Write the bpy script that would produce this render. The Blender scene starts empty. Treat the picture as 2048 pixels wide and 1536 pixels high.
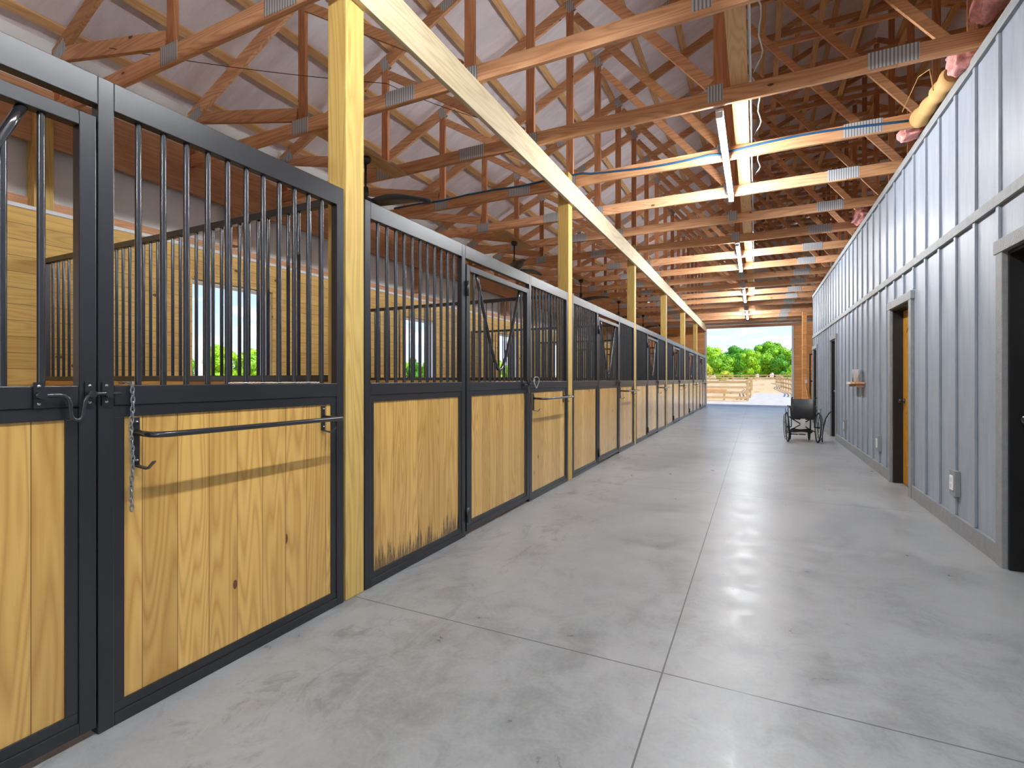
import bpy, bmesh, math, random
from mathutils import Vector, Matrix, noise as mnoise
random.seed(7)
S = bpy.context.scene
COL = S.collection
PI = math.pi

# ------------------------------------------------------------------ camera
TH = math.atan(488 / 1004)
cd = bpy.data.cameras.new('camera')
cam = bpy.data.objects.new('camera', cd)
COL.objects.link(cam)
cam.location = (0, 0, 1.26)
cam.rotation_euler = (PI / 2, 0, TH)
cd.sensor_width = 36
cd.lens = 36 * 1004 / 2048
cd.shift_y = -9.5 / 2048
cd.clip_start = 0.05
cd.clip_end = 1000
S.camera = cam

# ------------------------------------------------------------------ colour management
S.view_settings.view_transform = 'Standard'
S.view_settings.look = 'None'
S.view_settings.exposure = 1.08
S.view_settings.gamma = 1.0
S.view_settings.use_curve_mapping = False
LED = 126.0

# ------------------------------------------------------------------ node helpers
def sr(r, g, b):
    f = lambda c: (c / 255 / 12.92) if c <= 10 else ((c / 255 + 0.055) / 1.055) ** 2.4
    return (f(r), f(g), f(b), 1)

class NT:
    def __init__(s, tree):
        s.t = tree; s.n = tree.nodes; s.l = tree.links
    def new(s, typ, **kw):
        n = s.n.new(typ)
        for k, v in kw.items(): setattr(n, k, v)
        return n
    def link(s, a, b): s.l.new(a, b)
    def put(s, sock, v):
        if hasattr(v, 'links') or isinstance(v, bpy.types.NodeSocket): s.l.new(v, sock)
        else: sock.default_value = v
    def math(s, op, a, b=0.0, c=0.0, clamp=False):
        n = s.new('ShaderNodeMath', operation=op); n.use_clamp = clamp
        s.put(n.inputs[0], a); s.put(n.inputs[1], b)
        if len(n.inputs) > 2: s.put(n.inputs[2], c)
        return n.outputs[0]
    def vmath(s, op, a, b):
        n = s.new('ShaderNodeVectorMath', operation=op)
        s.put(n.inputs[0], a); s.put(n.inputs[1], b)
        return n.outputs[0]
    def mixc(s, f, a, b, mode='MIX'):
        n = s.new('ShaderNodeMix', data_type='RGBA', blend_type=mode)
        s.put(n.inputs[0], f); s.put(n.inputs[6], a); s.put(n.inputs[7], b)
        return n.outputs[2]
    def noise(s, vec, scale=5, detail=3, rough=0.5, dist=0.0):
        n = s.new('ShaderNodeTexNoise'); s.put(n.inputs['Vector'], vec)
        n.inputs['Scale'].default_value = scale; n.inputs['Detail'].default_value = detail
        n.inputs['Roughness'].default_value = rough; n.inputs['Distortion'].default_value = dist
        return n.outputs['Fac']
    def ramp(s, f, stops):
        n = s.new('ShaderNodeValToRGB'); s.put(n.inputs[0], f)
        cr = n.color_ramp
        while len(cr.elements) < len(stops): cr.elements.new(0.5)
        for e, (p, c) in zip(cr.elements, stops):
            e.position = p; e.color = c if len(c) == 4 else (*c, 1)
        return n.outputs[0]

def mat(name):
    m = bpy.data.materials.new(name); m.use_nodes = True
    nt = NT(m.node_tree); nt.n.clear()
    out = nt.new('ShaderNodeOutputMaterial'); b = nt.new('ShaderNodeBsdfPrincipled')
    nt.link(b.outputs[0], out.inputs[0])
    return m, nt, b

def plain(name, col, rough=0.5, metal=0.0, spec=0.5, var=0.0, nscale=6, bump=0.0, coat=0):
    m, nt, b = mat(name)
    b.inputs['Roughness'].default_value = rough
    b.inputs['Metallic'].default_value = metal
    b.inputs['Specular IOR Level'].default_value = spec
    b.inputs['Coat Weight'].default_value = coat
    tc = nt.new('ShaderNodeTexCoord').outputs['Object']
    f = nt.noise(tc, nscale, 4)
    dark = tuple(c * (1 - var) for c in col[:3]) + (1,)
    lite = tuple(min(1, c * (1 + var)) for c in col[:3]) + (1,)
    nt.link(nt.ramp(f, [(0.3, dark), (0.7, lite)]), b.inputs['Base Color'])
    if bump:
        bn = nt.new('ShaderNodeBump'); bn.inputs['Strength'].default_value = bump; bn.inputs['Distance'].default_value = 0.01
        nt.link(nt.noise(tc, nscale * 6, 4), bn.inputs['Height']); nt.link(bn.outputs[0], b.inputs['Normal'])
    return m

def wood(name, c_lite, c_dark, grain='Z', plank=None, pw=0.14, knots=0.5, rough=0.5, spec=0.4,
         tint=0.12, groove=0.6, kscale=1.0, lines=9.0, gvar=1.0, coat=0.0, scuff=False):
    """grain: axis along the fibres; plank: axis across planks (None = one board)."""
    m, nt, b = mat(name)
    b.inputs['Roughness'].default_value = rough
    b.inputs['Specular IOR Level'].default_value = spec
    b.inputs['Coat Weight'].default_value = coat
    b.inputs['Coat Roughness'].default_value = 0.2
    tc = nt.new('ShaderNodeTexCoord').outputs['Object']
    oi = nt.new('ShaderNodeObjectInfo').outputs['Random']
    sep = nt.new('ShaderNodeSeparateXYZ'); nt.link(tc, sep.inputs[0])
    ax = {'X': sep.outputs[0], 'Y': sep.outputs[1], 'Z': sep.outputs[2]}
    off = nt.math('MULTIPLY', oi, 43.7)
    if plank:
        q = nt.math('DIVIDE', nt.math('ADD', ax[plank], 50.03), pw)
        idx = nt.math('FLOOR', q); fr = nt.math('FRACT', q)
        wn = nt.new('ShaderNodeTexWhiteNoise', noise_dimensions='1D')
        nt.link(nt.math('ADD', idx, off), wn.inputs['W'])
        pr = wn.outputs['Value']
        off = nt.math('ADD', off, nt.math('MULTIPLY', pr, 29.3))
    else:
        pr = oi; fr = None
    comp = {}
    for a in 'XYZ':
        if a == grain: comp[a] = nt.math('ADD', nt.math('MULTIPLY', ax[a], 0.55), off)
        else: comp[a] = nt.math('ADD', nt.math('MULTIPLY', ax[a], 7.0), nt.math('MULTIPLY', off, 0.7))
    cb = nt.new('ShaderNodeCombineXYZ')
    for i, a in enumerate('XYZ'): nt.link(comp[a], cb.inputs[i])
    v = cb.outputs[0]
    n1 = nt.noise(v, 1.0, 1.5, 0.45)
    ring = nt.math('PINGPONG', nt.math('MULTIPLY', n1, lines * 2.2), 0.5)
    ring = nt.math('MULTIPLY', ring, 2.0)
    ring = nt.math('POWER', ring, 1.6)
    fine = nt.noise(nt.vmath('MULTIPLY', v, (1.0 if grain != 'X' else .5, 1.0 if grain != 'Y' else .5, 1.0 if grain != 'Z' else .5)), 9, 4, 0.6)
    f = nt.math('ADD', nt.math('MULTIPLY', ring, 0.55 * gvar), nt.math('MULTIPLY', nt.math('SUBTRACT', fine, 0.35), 0.55 * gvar), clamp=True)
    col = nt.mixc(f, c_lite, c_dark)
    # board tint
    t = nt.math('ADD', nt.math('MULTIPLY', nt.math('SUBTRACT', pr, 0.5), tint * 2), 1.0)
    cc = nt.new('ShaderNodeCombineColor')
    nt.link(t, cc.inputs[0]); nt.link(nt.math('POWER', t, 1.15), cc.inputs[1]); nt.link(nt.math('POWER', t, 1.5), cc.inputs[2])
    col = nt.mixc(1.0, col, cc.outputs[0], 'MULTIPLY')
    if knots:
        kc = {}
        for a in 'XYZ':
            kc[a] = nt.math('ADD', nt.math('MULTIPLY', ax[a], (3.2 if a == grain else 6.5) * kscale), off)
        kb = nt.new('ShaderNodeCombineXYZ')
        for i, a in enumerate('XYZ'): nt.link(kc[a], kb.inputs[i])
        vo = nt.new('ShaderNodeTexVoronoi'); nt.link(kb.outputs[0], vo.inputs['Vector'])
        vo.inputs['Scale'].default_value = 1.0
        sc = nt.new('ShaderNodeSeparateColor'); nt.link(vo.outputs['Color'], sc.inputs[0])
        keep = nt.math('LESS_THAN', sc.outputs[0], knots)
        d = vo.outputs['Distance']
        k1 = nt.math('MULTIPLY', nt.math('LESS_THAN', d, nt.math('ADD', 0.05, nt.math('MULTIPLY', sc.outputs[1], 0.06))), keep)
        k2 = nt.math('MULTIPLY', nt.math('SUBTRACT', 1.0, nt.math('MULTIPLY', d, 4.5), clamp=True), keep)
        col = nt.mixc(nt.math('MULTIPLY', k2, 0.45, clamp=True), col, c_dark)
        col = nt.mixc(nt.math('MULTIPLY', k1, 0.85), col, sr(70, 36, 14))
    if fr is not None and groove:
        g = nt.math('LESS_THAN', nt.math('ABSOLUTE', nt.math('SUBTRACT', fr, 0.5)), 0.5 - 0.0022 / pw)
        col = nt.mixc(nt.math('MULTIPLY', nt.math('SUBTRACT', 1.0, g), groove), col, sr(72, 42, 12))
    if scuff:   # black hoof scuffs along the foot of the boards
        n_a = nt.noise(nt.vmath('MULTIPLY', tc, (0, 70, 2.5)), 1.0, 3, 0.65)
        n_b = nt.noise(nt.vmath('MULTIPLY', tc, (0, 7, 0)), 1.0, 2, 0.5)
        n_c = nt.noise(nt.vmath('MULTIPLY', tc, (0, 160, 30)), 1.0, 2, 0.6)
        top = nt.math('MULTIPLY', nt.math('SUBTRACT', nt.math('MULTIPLY', n_a, n_b), 0.19, clamp=True), 1.15)
        hgt = nt.math('SUBTRACT', ax['Z'], 0.105)
        a = nt.math('DIVIDE', nt.math('SUBTRACT', top, hgt), 0.05, clamp=True)
        a = nt.math('MULTIPLY', a, nt.math('ADD', 0.25, nt.math('MULTIPLY', n_c, 1.1)), clamp=True)
        col = nt.mixc(nt.math('MULTIPLY', a, 0.9), col, sr(44, 40, 38))
    nt.link(col, b.inputs['Base Color'])
    bn = nt.new('ShaderNodeBump'); bn.inputs['Strength'].default_value = 0.15; bn.inputs['Distance'].default_value = 0.004
    nt.link(f, bn.inputs['Height']); nt.link(bn.outputs[0], b.inputs['Normal'])
    return m

# ------------------------------------------------------------------ world
W = bpy.data.worlds.new('world'); S.world = W; W.use_nodes = True
wt = NT(W.node_tree); wt.n.clear()
wo = wt.new('ShaderNodeOutputWorld'); bg = wt.new('ShaderNodeBackground')
wt.link(bg.outputs[0], wo.inputs[0])
d = wt.new('ShaderNodeTexCoord').outputs['Generated']
sp = wt.new('ShaderNodeSeparateXYZ'); wt.link(d, sp.inputs[0])
base = wt.ramp(sp.outputs[2], [(0.0, sr(222, 234, 250)), (0.12, sr(182, 208, 246)), (0.5, sr(120, 170, 238)), (1.0, sr(80, 130, 220))])
cv = wt.vmath('MULTIPLY', d, (9.0, 9.0, 34.0))
cl = wt.noise(cv, 1.0, 5, 0.55, 0.3)
clm = wt.ramp(cl, [(0.53, (0, 0, 0)), (0.66, (1, 1, 1))])
wt.link(wt.mixc(clm, base, (1.0, 1.0, 1.0, 1)), bg.inputs[0])
bg.inputs[1].default_value = 0.74

sd = bpy.data.lights.new('sun', 'SUN'); sd.energy = 2.8; sd.angle = 0.01; sd.color = (1, 0.96, 0.9)
sun = bpy.data.objects.new('sun', sd); COL.objects.link(sun)
sun.rotation_euler = Vector((0.70, -0.36, 1.15)).to_track_quat('Z', 'Y').to_euler()

# ------------------------------------------------------------------ materials
M = {}
M['steel'] = plain('black_powder_coat', (0.014, 0.015, 0.018, 1), 0.31, 0.0, 0.75, 0.08, 9)
M['steel2'] = plain('black_bar_steel', (0.02, 0.021, 0.024, 1), 0.22, 0.2, 0.8, 0.1, 9, 0.0, 0.6)
M['galv'] = plain('galvanised_steel', (0.33, 0.35, 0.37, 1), 0.42, 0.85, 0.5, 0.25, 60, 0.2)
M['panel'] = wood('yellow_pine_panel', sr(228, 184, 104), sr(176, 118, 46), 'Z', 'Y', 0.13, 0.42, 0.26, 0.6, 0.14, 0.55, 1.0, 8, 0.85, 0.45)
M['panel_scuff'] = wood('yellow_pine_panel_scuffed', sr(228, 184, 104), sr(176, 118, 46), 'Z', 'Y', 0.13, 0.28, 0.26, 0.6, 0.12, 0.55, 1.0, 8, 0.85, 0.45, True)
M['post'] = wood('post_wood', sr(214, 182, 104), sr(166, 122, 56), 'Z', None, 0.14, 0.45, 0.55, 0.4, 0.10, 0, 0.8, 7, 0.8)
M['beam'] = wood('header_wood', sr(222, 206, 172), sr(180, 150, 106), 'Y', None, 0.14, 0.5, 0.55, 0.4, 0.04, 0, 0.7, 6, 0.8)
M['trussX'] = wood('truss_wood_horizontal', sr(222, 170, 126), sr(166, 106, 70), 'X', None, 0.14, 0.35, 0.6, 0.3, 0.24, 0, 0.8, 6, 0.9)
M['trussZ'] = wood('truss_wood_vertical', sr(196, 134, 94), sr(144, 86, 56), 'Z', None, 0.14, 0.3, 0.6, 0.3, 0.2, 0, 0.8, 6, 0.9)
M['purlin'] = wood('purlin_wood', sr(220, 176, 124), sr(176, 126, 78), 'Y', None, 0.14, 0.35, 0.6, 0.3, 0.12, 0, 0.6, 6, 0.8)
M['boardY'] = wood('stall_back_boards', sr(222, 182, 104), sr(176, 124, 54), 'Y', 'Z', 0.14, 0.4, 0.55, 0.35, 0.1, 0.75, 0.7, 6, 0.7)
M['boardX'] = wood('partition_boards', sr(216, 168, 96), sr(172, 112, 48), 'X', 'Z', 0.14, 0.4, 0.55, 0.35, 0.1, 0.75, 0.7, 6, 0.7)
M['farboard'] = wood('far_wall_boards', sr(240, 176, 112), sr(208, 132, 74), 'X', 'Z', 0.14, 0.4, 0.55, 0.35, 0.1, 0.6, 0.7, 6, 0.7)
M['girt'] = wood('girt_wood', sr(216, 164, 124), sr(170, 116, 80), 'Y', None, 0.14, 0.35, 0.6, 0.3, 0.14, 0, 0.7, 6, 0.8)
M['doorwood'] = wood('knotty_door_wood', sr(206, 150, 50), sr(160, 98, 24), 'Z', None, 0.14, 0.35, 0.35, 0.5, 0.05, 0, 0.7, 6, 0.8)
M['fence'] = wood('fence_wood', sr(206, 178, 134), sr(150, 118, 76), 'X', None, 0.14, 0.2, 0.8, 0.2, 0.1, 0, 0.6, 6, 0.8)
M['white'] = plain('white_paint', sr(224, 226, 228), 0.4, 0, 0.4, 0.04)
M['blackpaint'] = plain('black_door_paint', (0.012, 0.012, 0.013, 1), 0.4, 0, 0.4, 0.1)
M['rubber'] = plain('black_rubber', (0.02, 0.02, 0.02, 1), 0.65, 0, 0.3, 0.1)
M['vinyl'] = plain('black_vinyl', (0.045, 0.045, 0.047, 1), 0.42, 0, 0.5, 0.1, 20, 0.1)
M['chrome'] = plain('chrome', (0.6, 0.6, 0.62, 1), 0.2, 1, 0.5, 0.05)
M['pink'] = plain('pink_fibreglass', sr(226, 158, 152), 0.95, 0, 0.1, 0.25, 22, 0.9)
M['kraft'] = plain('kraft_paper', sr(204, 164, 108), 0.8, 0, 0.2, 0.12, 5)
M['wire_blue'] = plain('blue_cable_jacket', sr(34, 84, 124), 0.5, 0, 0.4, 0.1)
M['wire_white'] = plain('white_conduit', sr(206, 206, 204), 0.45, 0, 0.4, 0.06)
M['bark'] = plain('tree_bark', sr(110, 84, 60), 0.9, 0, 0.1, 0.3, 9, 0.5)
M['screw'] = plain('shiny_screw', (0.4, 0.4, 0.42, 1), 0.25, 0.9)

# grey board-and-batten paint
m, nt, b = mat('grey_wall_paint'); M['grey'] = m
tc = nt.new('ShaderNodeTexCoord').outputs['Object']
n1 = nt.noise(nt.vmath('MULTIPLY', tc, (1, 6, 0.7)), 2.0, 5, 0.6)
n2 = nt.noise(nt.vmath('MULTIPLY', tc, (1, 60, 4)), 2.0, 3, 0.6)
f = nt.math('ADD', nt.math('MULTIPLY', n1, 0.7), nt.math('MULTIPLY', n2, 0.3))
nt.link(nt.ramp(f, [(0.3, sr(132, 141, 154)), (0.7, sr(160, 168, 180))]), b.inputs['Base Color'])
b.inputs['Roughness'].default_value = 0.42
bn = nt.new('ShaderNodeBump'); bn.inputs['Strength'].default_value = 0.2; bn.inputs['Distance'].default_value = 0.004
nt.link(n2, bn.inputs['Height']); nt.link(bn.outputs[0], b.inputs['Normal'])
M['greytrim'] = plain('grey_trim_paint', sr(140, 142, 144), 0.5, 0, 0.4, 0.1, 14, 0.5)

# concrete
m, nt, b = mat('troweled_concrete'); M['concrete'] = m
tc = nt.new('ShaderNodeTexCoord').outputs['Object']
sep = nt.new('ShaderNodeSeparateXYZ'); nt.link(tc, sep.inputs[0])
a1 = nt.noise(tc, 0.9, 6, 0.6, 0.6); a2 = nt.noise(tc, 6.0, 6, 0.65, 0.8); a3 = nt.noise(tc, 60.0, 3, 0.6)
f = nt.math('ADD', nt.math('ADD', nt.math('MULTIPLY', a1, 0.5), nt.math('MULTIPLY', a2, 0.38)), nt.math('MULTIPLY', a3, 0.12))
col = nt.ramp(f, [(0.34, sr(116, 118, 119)), (0.5, sr(148, 150, 151)), (0.68, sr(166, 168, 169))])
# dark scuffs gathered along the stall fronts
st = nt.noise(nt.vmath('MULTIPLY', tc, (3.2, 1.6, 1)), 1.3, 6, 0.72, 1.2)
edge = nt.math('SUBTRACT', 1.0, nt.math('MULTIPLY', nt.math('ABSOLUTE', nt.math('ADD', sep.outputs[0], 1.75)), 1.3), clamp=True)
sm = nt.math('MULTIPLY', nt.math('MULTIPLY', nt.math('SUBTRACT', st, 0.53), 8.0, clamp=True), nt.math('MULTIPLY', edge, 0.55), clamp=True)
col = nt.mixc(sm, col, sr(78, 76, 72))
# saw cuts
def cut(coord, period, offs, wid):
    q = nt.math('DIVIDE', nt.math('ADD', coord, offs), period)
    fr = nt.math('ABSOLUTE', nt.math('SUBTRACT', nt.math('FRACT', q), 0.5))
    return nt.math('GREATER_THAN', fr, 0.5 - wid / period / 2)
j1 = cut(sep.outputs[1], 3.76, 3.76 * 10 - 2.22, 0.007)
j2 = nt.math('LESS_THAN', nt.math('ABSOLUTE', nt.math('ADD', sep.outputs[0], 0.362)), 0.0035)
j = nt.math('MAXIMUM', j1, j2)
col = nt.mixc(nt.math('MULTIPLY', j, 0.8), col, sr(60, 59, 57))
nt.link(col, b.inputs['Base Color'])
nt.link(nt.ramp(a2, [(0.3, (0.27,) * 3), (0.7, (0.46,) * 3)]), b.inputs['Roughness'])
bn = nt.new('ShaderNodeBump'); bn.inputs['Strength'].default_value = 0.12; bn.inputs['Distance'].default_value = 0.006
nt.link(f, bn.inputs['Height']); nt.link(bn.outputs[0], b.inputs['Normal'])

# foil insulation under the roof
m, nt, b = mat('foil_insulation'); M['foil'] = m
tc = nt.new('ShaderNodeTexCoord').outputs['Object']
n1 = nt.noise(nt.vmath('MULTIPLY', tc, (1.2, 5.0, 1.2)), 1.6, 5, 0.6, 0.5)
nt.link(nt.ramp(n1, [(0.3, sr(228, 218, 222)), (0.7, sr(244, 238, 244))]), b.inputs['Base Color'])
b.inputs['Metallic'].default_value = 0.15; b.inputs['Roughness'].default_value = 0.4
bn = nt.new('ShaderNodeBump'); bn.inputs['Strength'].default_value = 0.35; bn.inputs['Distance'].default_value = 0.02
nt.link(nt.math('ADD', n1, nt.math('MULTIPLY', nt.noise(tc, 26, 3), 0.15)), bn.inputs['Height']); nt.link(bn.outputs[0], b.inputs['Normal'])

# ribbed white siding (vertical ribs on walls running along Y)
m, nt, b = mat('white_ribbed_siding'); M['siding'] = m
tc = nt.new('ShaderNodeTexCoord').outputs['Object']
sep = nt.new('ShaderNodeSeparateXYZ'); nt.link(tc, sep.inputs[0])
pp = nt.math('PINGPONG', nt.math('ADD', sep.outputs[0], sep.outputs[1]), 0.11)
b.inputs['Base Color'].default_value = sr(236, 236, 234); b.inputs['Roughness'].default_value = 0.45
bn = nt.new('ShaderNodeBump'); bn.inputs['Strength'].default_value = 0.8; bn.inputs['Distance'].default_value = 0.03
nt.link(nt.math('LESS_THAN', pp, 0.02), bn.inputs['Height']); nt.link(bn.outputs[0], b.inputs['Normal'])

# plate: galvanised with vertical rows of teeth
m, nt, b = mat('truss_plate_metal'); M['plate'] = m
tc = nt.new('ShaderNodeTexCoord').outputs['Object']
sep = nt.new('ShaderNodeSeparateXYZ'); nt.link(tc, sep.inputs[0])
w1 = nt.math('PINGPONG', sep.outputs[0], 0.0125)
w2 = nt.math('PINGPONG', sep.outputs[2], 0.006)
s1 = nt.math('MULTIPLY', w1, 80.0); s2 = nt.math('MULTIPLY', w2, 30.0)
nt.link(nt.ramp(nt.math('ADD', s1, s2), [(0.25, sr(120, 122, 126)), (0.8, sr(200, 202, 206))]), b.inputs['Base Color'])
b.inputs['Metallic'].default_value = 0.0; b.inputs['Roughness'].default_value = 0.45

def emis(name, col, st):
    m, nt, b = mat(name)
    b.inputs['Base Color'].default_value = col
    b.inputs['Emission Color'].default_value = col
    b.inputs['Emission Strength'].default_value = st
    return m
M['led'] = emis('led_tube_light', (0.93, 0.97, 1.0, 1), LED)

# outdoor ground
m, nt, b = mat('sandy_ground'); M['sand'] = m
tc = nt.new('ShaderNodeTexCoord').outputs['Object']
n1 = nt.noise(nt.vmath('MULTIPLY', tc, (0.25, 0.05, 1)), 2.0, 6, 0.65, 0.4)
nt.link(nt.ramp(n1, [(0.35, sr(176, 142, 98)), (0.55, sr(198, 168, 124)), (0.7, sr(168, 144, 92))]), b.inputs['Base Color'])
b.inputs['Roughness'].default_value = 0.9
M['gravel'] = plain('pale_gravel', sr(176, 172, 164), 0.9, 0, 0.2, 0.12, 2)

def leafmat(name, c1, c2):
    m, nt, b = mat(name)
    tc = nt.new('ShaderNodeTexCoord').outputs['Object']
    oi = nt.new('ShaderNodeObjectInfo').outputs['Random']
    n1 = nt.noise(tc, 1.3, 4, 0.6)
    f = nt.math('ADD', n1, nt.math('MULTIPLY', nt.math('SUBTRACT', oi, 0.5), 0.3))
    nt.link(nt.ramp(f, [(0.3, c1), (0.7, c2)]), b.inputs['Base Color'])
    b.inputs['Roughness'].default_value = 0.6
    return m
M['leaf'] = leafmat('bright_green_leaves', sr(84, 150, 8), sr(176, 224, 26))
M['leaf_yellow'] = leafmat('yellow_green_leaves', sr(150, 172, 24), sr(214, 214, 50))
M['leaf_dark'] = leafmat('deep_green_leaves', sr(52, 120, 14), sr(118, 190, 32))

# ------------------------------------------------------------------ mesh builder
class MB:
    def __init__(s): s.v = []; s.f = []; s.sm = []
    def add(s, vs, fs, smooth=False):
        o = len(s.v); s.v += [tuple(p) for p in vs]
        s.f += [tuple(i + o for i in f) for f in fs]; s.sm += [smooth] * len(fs)
        return s
    def box(s, x0, x1, y0, y1, z0, z1):
        return s.add([(x0,y0,z0),(x1,y0,z0),(x1,y1,z0),(x0,y1,z0),(x0,y0,z1),(x1,y0,z1),(x1,y1,z1),(x0,y1,z1)],
            [(0,3,2,1),(4,5,6,7),(0,1,5,4),(1,2,6,5),(2,3,7,6),(3,0,4,7)])
    def member(s, a, b, w, th, e0=0, e1=0):
        """board in the X-Z plane from a to b (x,z), width w, thickness th along Y"""
        a = Vector(a); b = Vector(b); d = (b - a).normalized(); n = Vector((-d.y, d.x)) * w / 2
        a = a - d * e0; b = b + d * e1
        q = [a + n, a - n, b - n, b + n]; h = th / 2
        vs = [(p.x, -h, p.y) for p in q] + [(p.x, h, p.y) for p in q]
        return s.add(vs, [(0,1,2,3),(7,6,5,4),(0,4,5,1),(1,5,6,2),(2,6,7,3),(3,7,4,0)])
    def bar(s, p0, p1, w, h, up=(0, 0, 1)):
        p0 = Vector(p0); p1 = Vector(p1); d = (p1 - p0).normalized(); u = Vector(up)
        r = d.cross(u)
        if r.length < 1e-4: r = d.cross(Vector((1, 0, 0)))
        r.normalize(); u = r.cross(d); vs = []
        for p in (p0, p1):
            for a, b in ((-1,-1),(1,-1),(1,1),(-1,1)): vs.append(p + r * a * w / 2 + u * b * h / 2)
        return s.add(vs, [(0,3,2,1),(4,5,6,7),(0,1,5,4),(1,2,6,5),(2,3,7,6),(3,0,4,7)])
    def tube(s, pts, r, seg=10, cap=True, closed=False):
        pts = [Vector(p) for p in pts]; n = len(pts); rings = []; u = None
        for i, p in enumerate(pts):
            if closed: d = pts[(i + 1) % n] - pts[i - 1]
            else: d = pts[min(i + 1, n - 1)] - pts[max(i - 1, 0)]
            d.normalize()
            if u is None:
                u = d.cross(Vector((0, 0, 1)));
                if u.length < 1e-3: u = d.cross(Vector((1, 0, 0)))
            else: u = u - d * u.dot(d)
            u.normalize(); w = d.cross(u)
            rr = r[i] if isinstance(r, (list, tuple)) else r
            rings.append([p + (u * math.cos(2*PI*k/seg) + w * math.sin(2*PI*k/seg)) * rr for k in range(seg)])
        vs = [q for R in rings for q in R]; fs = []
        for i in range(n if closed else n - 1):
            j = (i + 1) % n
            for k in range(seg):
                l = (k + 1) % seg
                fs.append((i*seg+k, i*seg+l, j*seg+l, j*seg+k))
        s.add(vs, fs, True)
        if cap and not closed:
            o = len(s.v) - len(vs)
            s.f.append(tuple(o + k for k in range(seg))[::-1]); s.sm.append(False)
            s.f.append(tuple(o + (n-1)*seg + k for k in range(seg))); s.sm.append(False)
        return s
    def lathe(s, prof, c, seg=24, axis='Z'):
        vs = []; fs = []; n = len(prof)
        for (r, z) in prof:
            for k in range(seg):
                a = 2*PI*k/seg; x, y = r*math.cos(a), r*math.sin(a)
                p = (x, y, z) if axis == 'Z' else ((z, x, y) if axis == 'X' else (x, z, y))
                vs.append((c[0]+p[0], c[1]+p[1], c[2]+p[2]))
        for i in range(n-1):
            for k in range(seg):
                l = (k+1) % seg
                fs.append((i*seg+k, i*seg+l, (i+1)*seg+l, (i+1)*seg+k))
        return s.add(vs, fs, True)
    def build(s, name, m=None, parent=None, bevel=0):
        me = bpy.data.meshes.new(name); me.from_pydata(s.v, [], s.f)
        me.polygons.foreach_set('use_smooth', s.sm); me.update()
        bm = bmesh.new(); bm.from_mesh(me); bmesh.ops.recalc_face_normals(bm, faces=bm.faces); bm.to_mesh(me); bm.free()
        if m: me.materials.append(m)
        o = bpy.data.objects.new(name, me); COL.objects.link(o)
        if parent: o.parent = parent
        if bevel:
            bv = o.modifiers.new('bevel', 'BEVEL'); bv.width = bevel; bv.segments = 2; bv.limit_method = 'ANGLE'
        return o

def tag(o, label=None, cat=None, group=None, kind=None):
    if label: o['label'] = label
    if cat: o['category'] = cat
    if group: o['group'] = group
    if kind: o['kind'] = kind
    return o
def empty(name, loc, label, cat, group=None, rz=0):
    o = bpy.data.objects.new(name, None); COL.objects.link(o)
    o.empty_display_size = 0.1
    o.location = loc; o.rotation_euler = (0, 0, rz)
    return tag(o, label, cat, group)
def copy_tree(o, parent=None):
    c = o.copy(); COL.objects.link(c); c.parent = parent
    for ch in list(o.children): copy_tree(ch, c)
    return c
def struct(o): o['kind'] = 'structure'; return o
ORD = ['first','second','third','fourth','fifth','sixth','seventh','eighth','ninth','tenth','eleventh','twelfth',
       'thirteenth','fourteenth','fifteenth','sixteenth','seventeenth','eighteenth','nineteenth','twentieth','twenty-first','twenty-second']

XL = -2.095; XR = 1.503; Y0 = -5.35; Y1 = 24.86; XW = -5.74; XO = 10.3
BAY = 3.76
def L(x):        # centre line of the sloping top chord
    x = x if x <= 2.2 else 4.4 - x
    return 6.94 + 0.472 * (x + 0.3)

# ================================================================== SETTING
# floor
g = MB(); g.box(-6.1, XO + .1, Y0 - .1, Y1 + .25, -0.15, 0.0)
struct(g.build('floor', M['concrete']))

# roof underside: draped foil
def foil(sign):
    g = MB(); nx, ny = 60, 150
    xa = -6.5 if sign < 0 else 2.2; xb = 2.2 if sign < 0 else 10.9
    vs = []
    for j in range(ny + 1):
        y = Y0 - .1 + (Y1 + .3 - Y0) * j / ny
        ph = (y - 2.37) / 1.2533
        sag = 0.035 * (1 - abs(math.cos(PI * ph)) ** 2.0)
        for i in range(nx + 1):
            x = xa + (xb - xa) * i / nx
            z = L(x) + 0.17 + sag * 0.9 + 0.02 * mnoise.noise(Vector((x * 1.4, y * 4.2, 3)))
            vs.append((x, y, z))
    w = nx + 1
    fs = [(j*w+i, j*w+i+1, (j+1)*w+i+1, (j+1)*w+i) for j in range(ny) for i in range(nx)]
    g.add(vs, fs, True)
    return g
cg = foil(-1); struct(cg.build('ceiling', M['foil']))
cg = foil(1); struct(cg.build('ceiling', M['foil']))
# metal roof skin above (keeps the daylight out)
g = MB()
for xa, xb in ((-6.9, 2.2), (2.2, 11.2)):
    g.add([(xa, Y0-.4, L(xa)+.30), (xb, Y0-.4, L(xb)+.30), (xb, Y1+.5, L(xb)+.30), (xa, Y1+.5, L(xa)+.30),
           (xa, Y0-.4, L(xa)+.34), (xb, Y0-.4, L(xb)+.34), (xb, Y1+.5, L(xb)+.34), (xa, Y1+.5, L(xa)+.34)],
          [(0,1,2,3),(4,5,6,7),(0,1,5,4),(2,3,7,6),(1,2,6,5),(3,0,4,7)])
struct(g.build('ceiling', M['siding']))

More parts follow.
